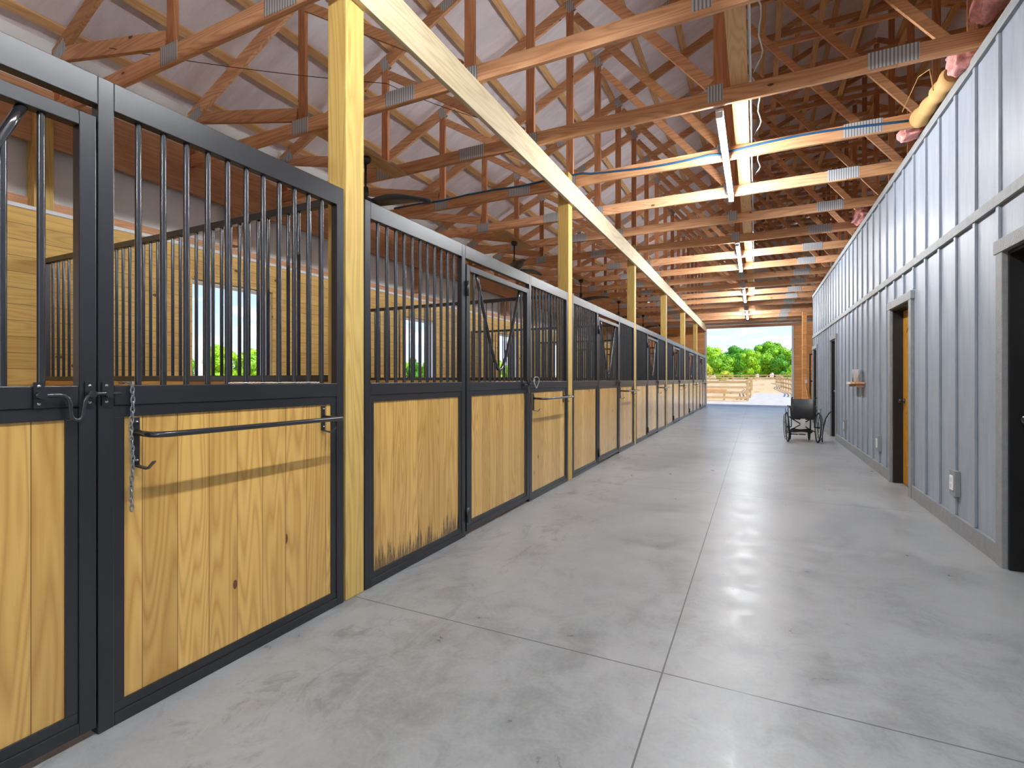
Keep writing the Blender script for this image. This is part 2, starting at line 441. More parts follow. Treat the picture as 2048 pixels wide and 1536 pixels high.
# window openings of the stall wall
WIN = [(-1.462 + BAY * i + 1.22, -1.462 + BAY * i + 2.27) for i in range(7)]
WZ = (1.12, 2.40)
def wall_with_holes(x0, x1, ya, yb, za, zb, holes, m, name, parent=None):
    g = MB(); y = ya
    for (h0, h1, z0, z1) in holes:
        g.box(x0, x1, y, h0, za, zb)
        if z0 > za + .001: g.box(x0, x1, h0, h1, za, z0)
        if z1 < zb - .001: g.box(x0, x1, h0, h1, z1, zb)
        y = h1
    g.box(x0, x1, y, yb, za, zb)
    return g.build(name, m, parent)
holes = [(a, b, *WZ) for a, b in WIN]
wl = struct(wall_with_holes(XW - .02, XW, Y0, Y1, 0, 2.75, holes, M['boardY'], 'wall_left'))
wall_with_holes(-5.98, -5.95, Y0, Y1, 0, 4.42, holes, M['siding'], 'siding', wl)
g = MB(); g.box(-5.90, XW + .004, Y0, Y1, 2.752, 2.785); g.build('ledge_flashing', M['white'], wl)
g = MB(); g.box(-5.95, -5.885, Y0, Y1, 2.80, 2.90); g.build('girt', M['girt'], wl)
g = MB(); g.box(-5.84, -5.80, Y0, Y1, 3.38, 3.66); g.build('header_board', M['girt'], wl)
g = MB(); g.box(-5.945, -5.905, Y0, Y1, 3.64, 3.94); g.build('header_board', M['girt'], wl)
for j in range(8):
    y = 2.153 + BAY * (j - 1)
    g = MB(); g.box(-5.90, XW - .022, y, y + .14, 0, 3.72)
    g.build('post', M['post'], wl, .004)
    g = MB(); g.box(-5.90, XW - .022, y + 1.88, y + 2.0, 2.91, 3.37)
    if j < 7: g.build('stud', M['girt'], wl, .003)
for i, (a, b) in enumerate(WIN):
    g = MB(); w = .07
    g.box(XW, XW + .022, a - w, b + w, WZ[1], WZ[1] + .10)
    g.box(XW, XW + .022, a - w, a, WZ[0], WZ[1]); g.box(XW, XW + .022, b, b + w, WZ[0], WZ[1])
    fr = struct(g.build('window_%d' % (i + 1), M['boardY'], None, .003))
    g = MB(); g.box(-5.95, XW - .021, a, a + .02, WZ[0], WZ[1]); g.box(-5.95, XW - .021, b - .02, b, WZ[0], WZ[1])
    g.box(-5.95, XW - .021, a + .021, b - .021, WZ[1] - .02, WZ[1]); g.box(-5.98, XW + .04, a + .021, b - .021, WZ[0], WZ[0] + .03)
    g.build('window_frame', M['white'], fr)

# ----------------------------------------------------------------- far wall and near wall
def end_wall(name, y, th, hole, m_low, m_up):
    x0, x1, zt = hole
    g = MB(); g.box(-5.945, x0, y, y + th, 0, 3.715); g.box(x1, XO - .03, y, y + th, 0, 3.715)
    w = struct(g.build(name, m_low))
    g = MB()
    pts = [(-5.945, 3.72), (10.27, 3.72), (10.27, L(10.27) + .1), (2.2, L(2.2) + .13), (-5.945, L(-5.945) + .1)]
    n = 5; vs = [(p[0], y, p[1]) for p in pts] + [(p[0], y + th, p[1]) for p in pts]
    g.add(vs, [tuple(range(n)), tuple(range(2*n-1, n-1, -1))] + [(i, (i+1) % n, (i+1) % n + n, i + n) for i in range(n)])
    g.build('gable', m_up, w)
    return w
wf = end_wall('wall_far', Y1, .12, (-2.06, 1.475, 3.73), M['farboard'], M['siding'])
wn = end_wall('wall_near', Y0, .12, (-2.06, 1.475, 3.73), M['boardX'], M['siding'])  # out of view; open doorway added here to let daylight in
# far doorway jambs and track
g = MB(); g.box(1.40, 1.474, Y1 - .03, Y1 + .2, 0, 3.72)
struct(g.build('door_1', M['white'], None, .004))
g = MB(); g.box(-2.14, -2.065, Y1 - .03, Y1 + .2, 0, 3.72); struct(g.build('trim_1', M['white'], None, .004))
g = MB(); g.box(-2.3, 1.8, Y1 - .10, Y1 - .035, 3.58, 3.70); struct(g.build('trim_2', M['girt'], None, .004))

# ----------------------------------------------------------------- right wall (board and batten)
DOORS = [(3.50, 4.43), (6.72, 7.55), (12.28, 13.09), (15.86, 16.82)]
DZ = 2.11
wr = struct(wall_with_holes(XR, XR + .03, Y0 + .12, 17.0, 0, 3.69, [(a, b, 0, DZ) for a, b in DOORS], M['grey'], 'wall_right'))
g = MB(); g.box(XR + .03, XO - .03, 16.90, 17.0, 0, 3.69); struct(g.build('wall_back', M['grey']))
g = MB(); g.box(XR + .031, XO - .03, Y0 + .12, 16.89, 3.60, 3.69); struct(g.build('ceiling', M['boardX']))
g = MB(); g.box(XO - .02, XO, Y0, Y1, 0, 4.2); struct(g.build('wall_outer', M['siding']))
g = MB(); k = -25
while True:
    y = 4.96 + .4115 * k; k += 1
    if y > 16.95: break
    if y < Y0 + .2: continue
    g.box(XR - .018, XR - .0005, y - .022, y + .022, 2.52, 3.62)
    hit = [d for d in DOORS if d[0] - .12 < y < d[1] + .12]
    if not hit: g.box(XR - .018, XR - .0005, y - .022, y + .022, .14, 2.445)
    else: g.box(XR - .018, XR - .0005, y - .022, y + .022, DZ + .1, 2.445)
g.build('batten', M['grey'], wr, .002)
g = MB(); g.box(XR - .028, XR - .0005, Y0 + .13, 17.0, 2.445, 2.52); struct(g.build('trim_3', M['greytrim'], None, .002))
g = MB(); g.box(XR - .028, XR - .0005, Y0 + .13, 17.0, 3.62, 3.70); struct(g.build('trim_4', M['greytrim'], None, .002))
g = MB(); y = Y0 + .13
for a, b_ in DOORS + [(17.0, 99)]:
    g.box(XR - .024, XR - .0005, y, a - .10, 0, .135); y = b_ + .10
struct(g.build('baseboard_right', M['greytrim'], None, .002))
for i, (a, b_) in enumerate(DOORS):
    g = MB()
    g.box(XR - .032, XR - .0005, a - .10, a, 0, DZ); g.box(XR - .032, XR - .0005, b_, b_ + .10, 0, DZ)
    g.box(XR - .038, XR - .0005, a - .12, b_ + .12, DZ, DZ + .09)
    ca = struct(g.build('door_%d' % (i + 2), M['greytrim'], None, .003))
    g = MB()
    g.box(XR, XR + .155, a, a + .025, 0, DZ); g.box(XR, XR + .155, b_ - .025, b_, 0, DZ); g.box(XR, XR + .155, a + .025, b_ - .025, DZ - .025, DZ)
    g.build('jamb', M['blackpaint'], ca)
    slab = M['doorwood'] if i == 1 else M['blackpaint']
    g = MB(); xs = XR + .105
    g.box(xs, xs + .04, a + .027, b_ - .027, .012, DZ - .027)
    # raised stiles and rails, arched top panel
    ya, yb = a + .027, b_ - .027
    g.box(xs - .008, xs, ya, ya + .11, .012, DZ - .03); g.box(xs - .008, xs, yb - .11, yb, .012, DZ - .03)
    g.box(xs - .008, xs, ya + .11, yb - .11, .012, .24); g.box(xs - .008, xs, ya + .11, yb - .11, .86, 1.02)
    n = 9; arc = []
    for q in range(n + 1):
        s_ = q / n; arc.append((ya + .11 + (yb - ya - .22) * s_, 1.80 + .12 * math.sin(PI * s_)))
    for q in range(n):
        (p, z_), (p2, z2) = arc[q], arc[q + 1]
        g.add([(xs-.008, p, z_), (xs-.008, p2, z2), (xs-.008, p2, DZ-.03), (xs-.008, p, DZ-.03), (xs, p, z_), (xs, p2, z2), (xs, p2, DZ-.03), (xs, p, DZ-.03)],
              [(0,1,2,3),(4,5,6,7),(0,1,5,4),(2,3,7,6)])
    g.build('door_leaf', slab, ca)
    g = MB(); ky = yb - .07; kz = 1.0
    g.lathe([(0, -.075), (.02, -.073), (.03, -.06), (.028, -.045), (.012, -.035), (.011, -.02), (.03, -.012), (.03, -.0085)], (xs, ky, kz), 16, 'X')
    g.build('door_knob', M['screw'] if i in (2,) else M['steel2'], ca)
    if i == 1:
        g = MB(); g.box(xs - .0105, xs - .0085, ya + .13, ya + .30, 1.38, 1.5); g.build('paper_tag', M['white'], ca)

# ================================================================== TIMBER FRAME
for j in range(7):
    y = 2.153 + BAY * (j - 1)
    g = MB(); g.box(XL - .14, XL, y, y + .145, 0, 3.84)
    lab = ('yellow square timber post between stall fronts, nearest the camera' if j == 1 else
           'square timber post behind the camera side of the nearest stall front' if j == 0 else
           'square timber post standing between stall fronts, %s along the aisle from the nearest' % ORD[j - 1])
    tag(g.build('timber_post', M['post'], None, .004), lab, 'post', 'timber posts between the stalls')
g = MB(); g.box(XL + .0005, XL + .04, Y0 + .13, Y1 - .11, 3.445, 3.715)
tag(g.build('header_beam', M['beam'], None, .003), 'long pale timber header beam bolted along the post tops beside the aisle', 'beam')
g = MB(); g.box(1.51, 1.655, 20.98, 21.12, 0, 3.70)
tag(g.build('timber_post', M['farboard'], None, .004), 'lone square timber post right of the far doorway, past the grey wall', 'post')

# trusses -----------------------------------------------------------
TH_ = .038
def truss_proto(y):
    r = empty('roof_truss', (0, y, 0), 'x', 'roof truss')
    P = lambda name, a, b, w, m, e0=0, e1=0, dy=0: MB().member(a, b, w, TH_, e0, e1).build(name, M[m], r, 0)
    MB().member((-5.9, 3.79), (1.0, 3.79), .14, TH_).build('bottom_chord', M['trussX'], r, .004)
    MB().member((1.0, 3.79), (10.26, 3.79), .14, TH_).build('bottom_chord', M['trussX'], r, .004)
    P('top_chord', (-6.3, L(-6.3)), (-.26, L(-.26)), .14, 'trussX')
    P('top_chord', (10.7, L(10.7)), (4.66, L(4.66)), .14, 'trussX')
    P('flat_chord', (-.15, 7.085), (4.55, 7.085), .09, 'trussX')
    P('cap_chord', (.15, 7.245), (4.25, 7.245), .09, 'trussX')
    P('cap_rafter', (-.1, L(-.1) + .03), (2.2, L(2.2) + .03), .09, 'trussX')
    P('cap_rafter', (4.5, L(4.5) + .03), (2.2, L(2.2) + .03), .09, 'trussX')
    for x in (-4.1, -2.15, -.3):
        for s_ in (0, 1):
            xx = x if not s_ else 4.4 - x
            P('web', (xx, 3.861), (xx, L(xx) - .085), .09, 'trussZ')
    P('web', (2.2, 3.861), (2.2, 7.038), .09, 'trussZ')
    P('web', (2.2, 7.292), (2.2, L(2.2) - .06), .09, 'trussZ')
    for (a, b_) in (((-4.04, L(-4.1) - .16), (-2.24, 3.90)), ((-2.08, L(-2.15) - .16), (-.38, 3.92)), ((-.24, 6.93), (2.08, 3.92))):
        P('web', a, b_, .09, 'trussX')
        P('web', (4.4 - a[0], a[1]), (4.4 - b_[0], b_[1]), .09, 'trussX')
    P('web', (-5.78, 4.27), (-4.17, 3.93), .13, 'trussX'); P('web', (10.18, 4.27), (8.57, 3.93), .13, 'trussX')
    P('heel_block', (-5.87, 3.861), (-5.87, 4.2), .14, 'trussZ')
    def plate(x, z, w, h, ang=0):
        g = MB()
        for s_ in (-1, 1):
            o = s_ * (TH_ / 2 + .0012)
            c, sn = math.cos(ang), math.sin(ang); q = []
            for a, b_ in ((-w/2, -h/2), (w/2, -h/2), (w/2, h/2), (-w/2, h/2)):
                q.append((a * c - b_ * sn, a * sn + b_ * c))
            vs = [(x + a, o - .001, z + b_) for a, b_ in q] + [(x + a, o + .001, z + b_) for a, b_ in q]
            g.add(vs, [(0,1,2,3),(7,6,5,4),(0,4,5,1),(1,5,6,2),(2,6,7,3),(3,7,4,0)])
        g.build('gusset_plate', M['plate'], r)
    A = math.atan(.472)
    for x, w, h in ((-4.12, .22, .15), (-2.87, .32, .13), (.97, .33, .135), (-2.17, .2, .12), (3.8, .3, .13)): plate(x, 3.80, w, h)
    plate(-.33, 3.83, .13, .15)
    for x in (-4.1, -2.15): plate(x, L(x) - .02, .10, .15, A)
    plate(-3.2, L(-3.2), .16, .1, A); plate(-1.15, L(-1.15), .14, .1, A)
    plate(-5.8, 4.30, .2, .13, A)
    return r
NT_ = 19
tp = truss_proto(2.37 - 1.2533)
tp['group'] = 'roof trusses across the barn'
for k in range(NT_):
    o = tp if k == 0 else copy_tree(tp)
    o.location.y = 2.37 + 1.2533 * (k - 1)
    o['label'] = ('reddish timber roof truss spanning the barn, %s from the camera end' % ORD[k])

# purlins, laterals ---------------------------------------------------
n = 0
A = math.atan(.472)
def purlin(x, z, tilt, label, grp, name='roof_purlin', w=.089):
    g = MB(); g.box(-w/2, w/2, Y0, Y1 - .01, -.019, .019)
    o = g.build(name, M['purlin'], None, .003)
    o.location = (x, 0, z); o.rotation_euler = (0, -tilt, 0)
    tag(o, label, 'purlin', grp)
for i in range(14):
    x = -5.75 + i * .585
    if x > 2.1: break
    purlin(x, L(x) + .07 / math.cos(A) + .024, A, 'tan roof purlin on the stall side slope, %s up from the eave' % ORD[i], 'purlins on the left roof slope')
for i in range(14):
    x = 10.15 - i * .585
    if x < 2.3: break
    purlin(x, L(x) + .07 / math.cos(A) + .024, -A, 'tan roof purlin on the slope over the rooms, %s up from the right eave' % ORD[i], 'purlins on the right roof slope')
for i, x in enumerate((.34, .95, 1.56, 2.30, 2.85, 3.46, 4.07)):
    purlin(x, 7.155, 0, 'lateral board lying on the flat upper chords, %s from the stall side' % ORD[i], 'laterals on the flat chords', 'lateral_board')
g = MB(); g.box(-.205, -.065, 1.0, Y1 - .02, 3.862, 3.90)
tag(g.build('lateral_board', M['purlin'], None, .003), 'wide pale bracing board lying lengthwise on the bottom chords above the tube lights', 'bracing board')
g = MB()
g.tube([(-.045, y * 1.0, 3.885) for y in (1.0, 6, 12, 18, 24)], .011, 8)
tag(g.build('conduit', M['wire_white']), 'thin white conduit running lengthwise beside the wide bracing board', 'conduit')
def catenary(p, q, sag, n=14):
    p = Vector(p); q = Vector(q)
    return [p.lerp(q, i / n) - Vector((0, 0, sag * 4 * (i / n) * (1 - i / n))) for i in range(n + 1)]
for i, (ya, yb) in enumerate(((3.75, 4.85), (4.92, 6.1), (6.16, 7.3))):
    g = MB(); pts = catenary((-.03, ya, 3.93), (-.02, yb, 3.93), .0, 10)
    pts = [p + Vector((.07 * math.sin(PI * q / 10) * (1 + .4 * math.sin(q)), 0, -.03 * math.sin(PI * q / 10))) for q, p in enumerate(pts)]
    g.tube(pts, .006, 6)
    tag(g.build('white_cable', M['wire_white']), 'loose white cable loop by the conduit, %s truss bay from the camera' % ORD[i], 'cable', 'white cable loops')
# blue cable across truss k=3 (y=6.13)
yt = 2.37 + 3 * 1.2533
g = MB(); pts = []
for i in range(60):
    x = 1.34 - i * (6.3 / 59)
    zc = 3.80 + .035 * math.sin(x * 2.3 + .6) + (.02 if x < -.4 else 0) * 1
    if x < -1.9: zc = 3.86 + .012 * math.sin(5 * x)
    pts.append((x, yt - TH_ / 2 - .014, min(zc, 3.865)))
g.tube(pts, .0115, 6)
tag(g.build('blue_cable', M['wire_blue']), 'dark blue cable stapled across the bottom chord of a truss near the tube light', 'cable')
g = MB(); g.tube(catenary((-4.9, 2.32, 4.05), (-3.0, 3.58, 3.93), .03) + catenary((-3.0, 3.58, 3.93), (-2.3, 4.80, 3.95), .05)[1:], .003, 5)
tag(g.build('thin_wire', M['rubber']), 'thin dark wire sagging between trusses above the nearest stall', 'wire')

# ================================================================== TUBE LIGHTS
def tube_light(y, label):
    r = empty('tube_light', (-.3, y, 3.72), label, 'tube light', 'tube lights above the aisle')
    g = MB(); g.box(-.034, .034, -1.22, 1.22, -.024, -.001); g.build('housing', M['white'], r, .004)
    g = MB(); g.tube([(0, -1.19, -.05), (0, 1.19, -.05)], .023, 12); g.build('tube', M['led'], r)
    g = MB(); g.box(-.03, .03, -1.23, -1.195, -.075, -.031); g.box(-.03, .03, 1.195, 1.23, -.075, -.031); g.build('end_cap', M['white'], r)
    return r
tls = [tube_light(6.15, 'glowing white tube light under the trusses, the nearest one in view')]
for y, lab in ((11.08, 'glowing white tube light, second in the row down the aisle'), (16.05, 'glowing white tube light, third in the row down the aisle'),
               (20.95, 'glowing white tube light, farthest in the row before the open doorway'),
               (1.25, 'unseen fill tube light added above the camera to brighten the near floor'), (-3.6, 'unseen fill tube light added behind the camera by the added near doorway')):  # last two are unseen lamps, added as fill for the near end
    o = copy_tree(tls[0]); o.location.y = y; o['label'] = lab

# ================================================================== STALL FRONTS
D = .045   # frame depth
ZT0, ZT1 = 2.232, 2.335
def panel_root(y, w, label, name, cat, group, scuff=False, door=False):
    """local frame: x = 0 is the aisle face, negative x is into the stall; y along the aisle"""
    r = empty(name, (XL, y, 0), label, cat, group)
    z0 = .03 if door else 0.0
    zt = 2.187 if door else ZT1
    tz = 2.137 if door else ZT0
    st = .05
    g = MB()
    g.box(-D, 0, 0, st, z0, zt); g.box(-D, 0, w - st, w, z0, zt)
    g.box(-D, 0, st, w - st, tz, zt)
    g.box(-D, 0, st, w - st, 1.165, 1.238)
    g.box(-D, 0, st, w - st, z0, z0 + .045)
    g.build('frame', M['steel'], r, .003)
    g = MB(); i0 = st; i1 = w - st; zb = z0 + .045
    e = .036; xi = -.006
    g.box(-D + .006, xi, i0, i1, zb, zb + e); g.box(-D + .006, xi, i0, i1, 1.122, 1.165)
    g.box(-D + .006, xi, i0, i0 + e, zb + e, 1.122); g.box(-D + .006, xi, i1 - e, i1, zb + e, 1.122)
    g.build('inner_frame', M['steel'], r, .002)
    g = MB(); g.box(-.034, -.014, i0 + e, i1 - e, zb + e, 1.122)
    g.build('wood_panel', M['panel_scuff'] if scuff else M['panel'], r)
    return r, st, w, tz
bar_cache = {}
def add_bar(r, x, y, za, zb, name='bar'):
    key = round(zb - za, 3)
    if key not in bar_cache:
        g = MB(); g.tube([(0, 0, 0), (0, 0, zb - za)], .0112, 12, False); o = g.build(name, M['steel2'], r)
        bar_cache[key] = o.data
    else:
        o = bpy.data.objects.new(name, bar_cache[key]); COL.objects.link(o); o.parent = r
    o.location = (x, y, za)
    return o
def fixed_panel(y, w, label, group, scuff=False):
    r, st, w, tz = panel_root(y, w, label, 'stall_barrier', 'stall front', group, scuff)
    nb = 11; sp_ = (w - 2 * st) / (nb + 1)
    for k in range(nb): add_bar(r, -D / 2, st + sp_ * (k + 1), 1.238, tz)
    return r
W1 = 1.15; WD = 1.233; W2 = 1.178
yoke = None
def door_panel(y, label, group):
    w = WD
    r, st, w, tz = panel_root(y, w, label, 'stall_door', 'stall door', group, False, True)
    c = w / 2; hw = .425; zb = 1.345
    # V yoke
    pts = []; zs = lambda s_: 0
    for i in range(29):
        s_ = -1 + 2 * i / 28
        a = abs(s_)
        # straight arms with a rounded bottom
        yy = c + s_ * hw
        t_ = math.sqrt(a * a + .10) - math.sqrt(.10)
        z_ = zb + (tz - zb) * t_ / (math.sqrt(1.10) - math.sqrt(.10))
        pts.append((-D / 2, yy, z_))
    g = MB(); g.tube(pts, .0155, 12); g.build('yoke', M['steel2'], r)
    nb = 11; sp_ = (w - 2 * st) / (nb + 1)
    for k in range(nb):
        yy = st + sp_ * (k + 1); s_ = abs(yy - c) / hw
        if s_ >= 1.0: zt = tz
        else:
            t_ = math.sqrt(s_ * s_ + .10) - math.sqrt(.10)
            zt = zb + (tz - zb) * t_ / (math.sqrt(1.10) - math.sqrt(.10))
        add_bar(r, -D / 2, yy, 1.238, zt)
    # hinges
    for z in (.17, 1.99):
        g = MB(); g.tube([(.012, -.008, z - .06), (.012, -.008, z + .06)], .011, 10)
        g.box(0.001, .008, -.008, .03, z - .04, z + .04); g.build('hinge', M['steel'], r)
    # latch : rod dips in a U between two keeper plates
    la = MB(); ly = w - .01
    rod = [(.022, ly + a_, b_) for a_, b_ in ((-.165, 1.206), (-.15, 1.207), (-.105, 1.208), (-.09, 1.205), (-.08, 1.196), (-.075, 1.18), (-.073, 1.15), (-.071, 1.134),
           (-.064, 1.124), (-.055, 1.121), (-.046, 1.124), (-.040, 1.134), (-.038, 1.15), (-.034, 1.18), (-.028, 1.197), (-.018, 1.206), (-.004, 1.209), (.03, 1.210), (.075, 1.210))]
    la.tube(rod, .0065, 8); lo = la.build('latch', M['steel2'], r)
    for yy in (ly - .15, ly - .012, ly + .038):
        g = MB(); g.box(.001, .007, yy - .014, yy + .014, 1.165, 1.25); g.tube([(.007, yy, 1.208), (.03, yy, 1.208)], .0125, 8)
        g.build('keeper_plate', M['steel'], lo)
        g = MB()
        for z in (1.18, 1.237): g.lathe([(0, .0105), (.0045, .0095), (.006, .0072)], (0, yy, z), 8, 'X')
        g.build('screw', M['screw'], lo)
    return r
def header(y, w, label):
    g = MB(); g.box(-D, 0, 0, w, ZT0, ZT1)
    o = g.build('stall_header', M['steel'], None, .003); o.location = (XL, y, 0)
    tag(o, label, 'stall header', 'steel headers over the stall doors')
def blanket_bar(y, label):
    """root at the panel face; bracket strips at y=.12 and y=1.0"""
    r = empty('blanket_bar', (XL, y, 1.05), label, 'blanket bar', 'blanket bars on the stall panels')
    a, b_ = .125, 1.035; so = .135
    pts = [(-.004, a, .01)]
    for i in range(9):
        t_ = PI / 2 * i / 8
        pts.append((so - .06 + .06 * math.sin(t_), a + .06 * (1 - math.cos(t_)), .006))
    for i in range(9):
        t_ = PI / 2 * i / 8
        pts.append((so - .02 + .02 * math.cos(t_), b_ - .02 + .02 * math.sin(t_), .004))
    pts.append((-.004, b_, .004))
    g = MB(); g.tube(pts, .0115, 12); g.build('rail', M['steel2'], r)
    for yy, up, dn in ((a, .065, -.115), (b_, .065, -.065)):
        g = MB(); g.box(-.0135, -.004, yy - .011, yy + .011, dn, up)
        s_ = 1
        g.bar((-.009, yy, dn), (.035, yy + .018, dn - .012), .02, .005); g.bar((.035, yy + .018, dn - .012), (.055, yy + .03, dn + .016), .02, .005)
        br = g.build('bracket', M['steel'], r)
        g = MB()
        for z in (dn + .02, up - .015): g.lathe([(0, .003), (.0045, .002), (.006, -.004)], (0, yy, z), 8, 'X')
        g.build('screw', M['screw'], br)
    return r
WHO = ['nearest stall', 'second stall', 'third stall', 'fourth stall', 'fifth stall', 'sixth stall', 'farthest stall']
proto = {}
for i in range(7):
    p1 = -1.462 + BAY * i
    who = WHO[i]
    lab1 = 'black barred panel left of the door on the %s%s' % (who, ', planks scuffed at the foot' if i == 1 else '')
    labd = 'black barred door with V-shaped yoke, planked below, on the %s' % who
    lab2 = 'black barred panel right of the door on the %s, planked below%s' % (who, ', with chain' if i == 0 else '')
    if i < 2:
        a = fixed_panel(p1 + .008, W1, lab1, 'fixed barred panels of the stalls', i == 1)
        if i == 0: proto['a'] = a
    else:
        a = copy_tree(proto['a']); a.location.y = p1 + .008; a['label'] = lab1
    if i == 0:
        proto['d'] = door_panel(p1 + 1.182, labd, 'stall doors with yokes')
        proto['b'] = fixed_panel(p1 + 2.42, W2, lab2, 'fixed barred panels of the stalls')
        proto['r'] = blanket_bar(p1 + 2.42, 'x')
        bb = proto['r']
    else:
        o = copy_tree(proto['d']); o.location.y = p1 + 1.182; o['label'] = labd
        o = copy_tree(proto['b']); o.location.y = p1 + 2.42; o['label'] = lab2
        if i == 6:
            pass
        bb = copy_tree(proto['r']); bb.location.y = p1 + 2.42
    bb['label'] = 'black steel blanket bar sticking out from the right-hand panel of the %s' % who
    header(p1 + .008 + W1, 2.42 - W1 - .008, 'black steel header rail over the door of the %s' % who)

# partitions between stalls
def partition(y, label):
    r = empty('stall_partition', (0, y, 0), label, 'stall partition', 'partitions between the stalls')
    xa, xb = XL - .142, XW + .001
    g = MB()
    g.box(xb, xa, -.02, .02, 2.295, 2.34); g.box(xb, xa, -.02, .02, 1.245, 1.285)
    g.box(xb, xb + .04, -.02, .02, 1.285, 2.295); g.box(xa - .04, xa, -.02, .02, 1.285, 2.295)
    g.build('grille_frame', M['steel'], r, .003)
    g = MB(); g.box(xb, xa, -.022, .022, .02, 1.245); g.build('board_wall', M['boardX'], r)
    n_ = 36; sp_ = (xa - xb - .08) / (n_ + 1)
    for k in range(n_): add_bar(r, xb + .04 + sp_ * (k + 1), 0, 1.285, 2.295)
    return r
pp_ = partition(2.225, 'x')
for j in range(6):
    o = pp_ if j == 0 else copy_tree(pp_)
    o.location.y = 2.225 + BAY * j
    o['label'] = 'barred partition with boards below between the %s and the %s' % (WHO[j], WHO[j + 1])
# solid board partition closing the stall behind the camera
g = MB(); g.box(XW + .001, XL - .142, -1.56, -1.51, 0, 2.75)
tag(g.build('board_partition', M['boardX']), 'full height board partition at the near end of the nearest stall', 'partition')
g = MB(); g.box(XL - .04, XL - .001, Y0 + .13, -1.61, 0, 2.33)
struct(g.build('wall_side', M['boardY']))

# chain over the sill of the nearest panel
g = MB(); ch = 26; cx, cy = XL + .014, 1.058
def link(c, d, nrm, ln=.022, wd=.0095, r=.0024):
    d = Vector(d).normalized(); nrm = Vector(nrm).normalized(); pts = []
    for k in range(14):
        a = 2 * PI * k / 14
        pts.append(Vector(c) + d * math.cos(a) * ln * .62 + nrm * math.sin(a) * wd * .62)
    g.tube(pts, r, 6, closed=True)
for k in range(ch):
    z = 1.238 - k * .0182
    nr = (0, 1, 0) if k % 2 else (1, 0, 0.0)
    link((cx + .0, cy + .003 * math.sin(k * .5), z), (0, 0.04 * math.cos(k * .5), 1), nr)
for k in range(3): link((cx - .013 - .018 * k, cy - .005 * k, 1.2475), (1, .2, 0), (0, 1, 0) if k % 2 else (0, 0, 1), r=.0022, wd=.006)
tag(g.build('chain', M['galv']), 'short galvanised chain hanging over the sill of the nearest stall panel', 'chain')
# twine on the sill
g = MB(); pts = []
for k in range(50):
    y = 1.45 + k * .0105
    pts.append((XL - .0065 + .003 * math.sin(k * .9), y, 1.2415 + .003 * abs(math.sin(k * 1.7))))
g.tube(pts, .0028, 5)
tag(g.build('baling_twine', M['wire_white']), 'loose pale baling twine lying on the sill of the nearest stall panel', 'twine')
g = MB()
pts = [(XL + .02 + .01 * math.sin(2 * a), 4.86 + .06 * math.cos(a), 1.225 + .06 * math.sin(a)) for a in [2 * PI * k / 24 for k in range(24)]]
g.tube(pts, .003, 6, closed=True)
g.tube([(XL - .01, 4.84, 1.245), (XL + .018, 4.82, 1.255), (XL + .022, 4.81, 1.24)], .003, 6)
tag(g.build('wire_loop', M['wire_white']), 'thin pale wire loop hooked by the latch of the second stall', 'wire loop')

# ================================================================== CEILING FANS
def fan(y, rot, label):
    X = -3.85
    r = empty('ceiling_fan', (X, y, 3.175), label, 'ceiling fan', 'ceiling fans above the stalls', rot)
    g = MB(); g.lathe([(0, .515), (.055, .513), (.06, .49), (.045, .455), (.016, .44)], (0, 0, 0)); g.build('canopy', M['steel'], r)
    g = MB(); g.tube([(0, 0, .45), (0, 0, .07)], .012, 10); g.lathe([(.012, .2), (.03, .19), (.034, .12), (.02, .08)], (0, 0, 0), 16); g.build('downrod', M['steel'], r)
    g = MB(); g.lathe([(0, .085), (.03, .08), (.075, .06), (.098, .03), (.1, 0), (.09, -.025), (.05, -.045), (0, -.05)], (0, 0, 0)); g.build('motor', M['steel'], r)
    for k in range(3):
        a = 2 * PI * k / 3; vs = []; n = 12
        for i in range(n + 1):
            s_ = i / n; rad = .09 + .62 * s_
            wd = .055 + .05 * math.sin(PI * min(1, s_ * 1.25)) - .03 * s_ ** 3
            bend = .12 * s_ * s_; zz = .01 + .035 * math.sin(PI * s_ * .8)
            for e, dz in ((-1, .022), (1, -.022)):
                p = Vector((rad, e * wd + bend, zz + dz * (1 - .5 * s_)))
                vs.append(p)
        q = [Matrix.Rotation(a, 3, 'Z') @ p for p in vs]
        vv = q + [p + Vector((0, 0, .006)) for p in q]; m_ = len(q); fs = []
        for i in range(n):
            b0 = 2 * i; fs += [(b0, b0+1, b0+3, b0+2), (b0+m_, b0+2+m_, b0+3+m_, b0+1+m_), (b0, b0+2, b0+2+m_, b0+m_), (b0+1, b0+1+m_, b0+3+m_, b0+3)]
        fs += [(0, m_, m_+1, 1), (2*n, 2*n+1, 2*n+1+m_, 2*n+m_)]
        g = MB(); g.add(vv, fs, True); g.build('blade', M['vinyl'], r)
    return r
f0 = None
for i in range(6):
    y = 4.25 + BAY * i
    lab = 'black three-bladed ceiling fan above the %s' % WHO[i + 1]
    if i == 0: f0 = fan(y, .25, lab)
    else:
        o = copy_tree(f0); o.location.y = y; o['label'] = lab; o.rotation_euler = (0, 0, .25 + i * .8)
    g = MB(); ya = 2.37 + 1.2533 * (3 * i + 1) + .02; g.box(-3.95, -3.75, ya, ya + 1.2533 - .04, 3.695, 3.733)
    tag(g.build('mounting_board', M['purlin'], None, .003), 'pale board carrying the ceiling fan of the %s' % WHO[i + 1], 'board', 'fan mounting boards')

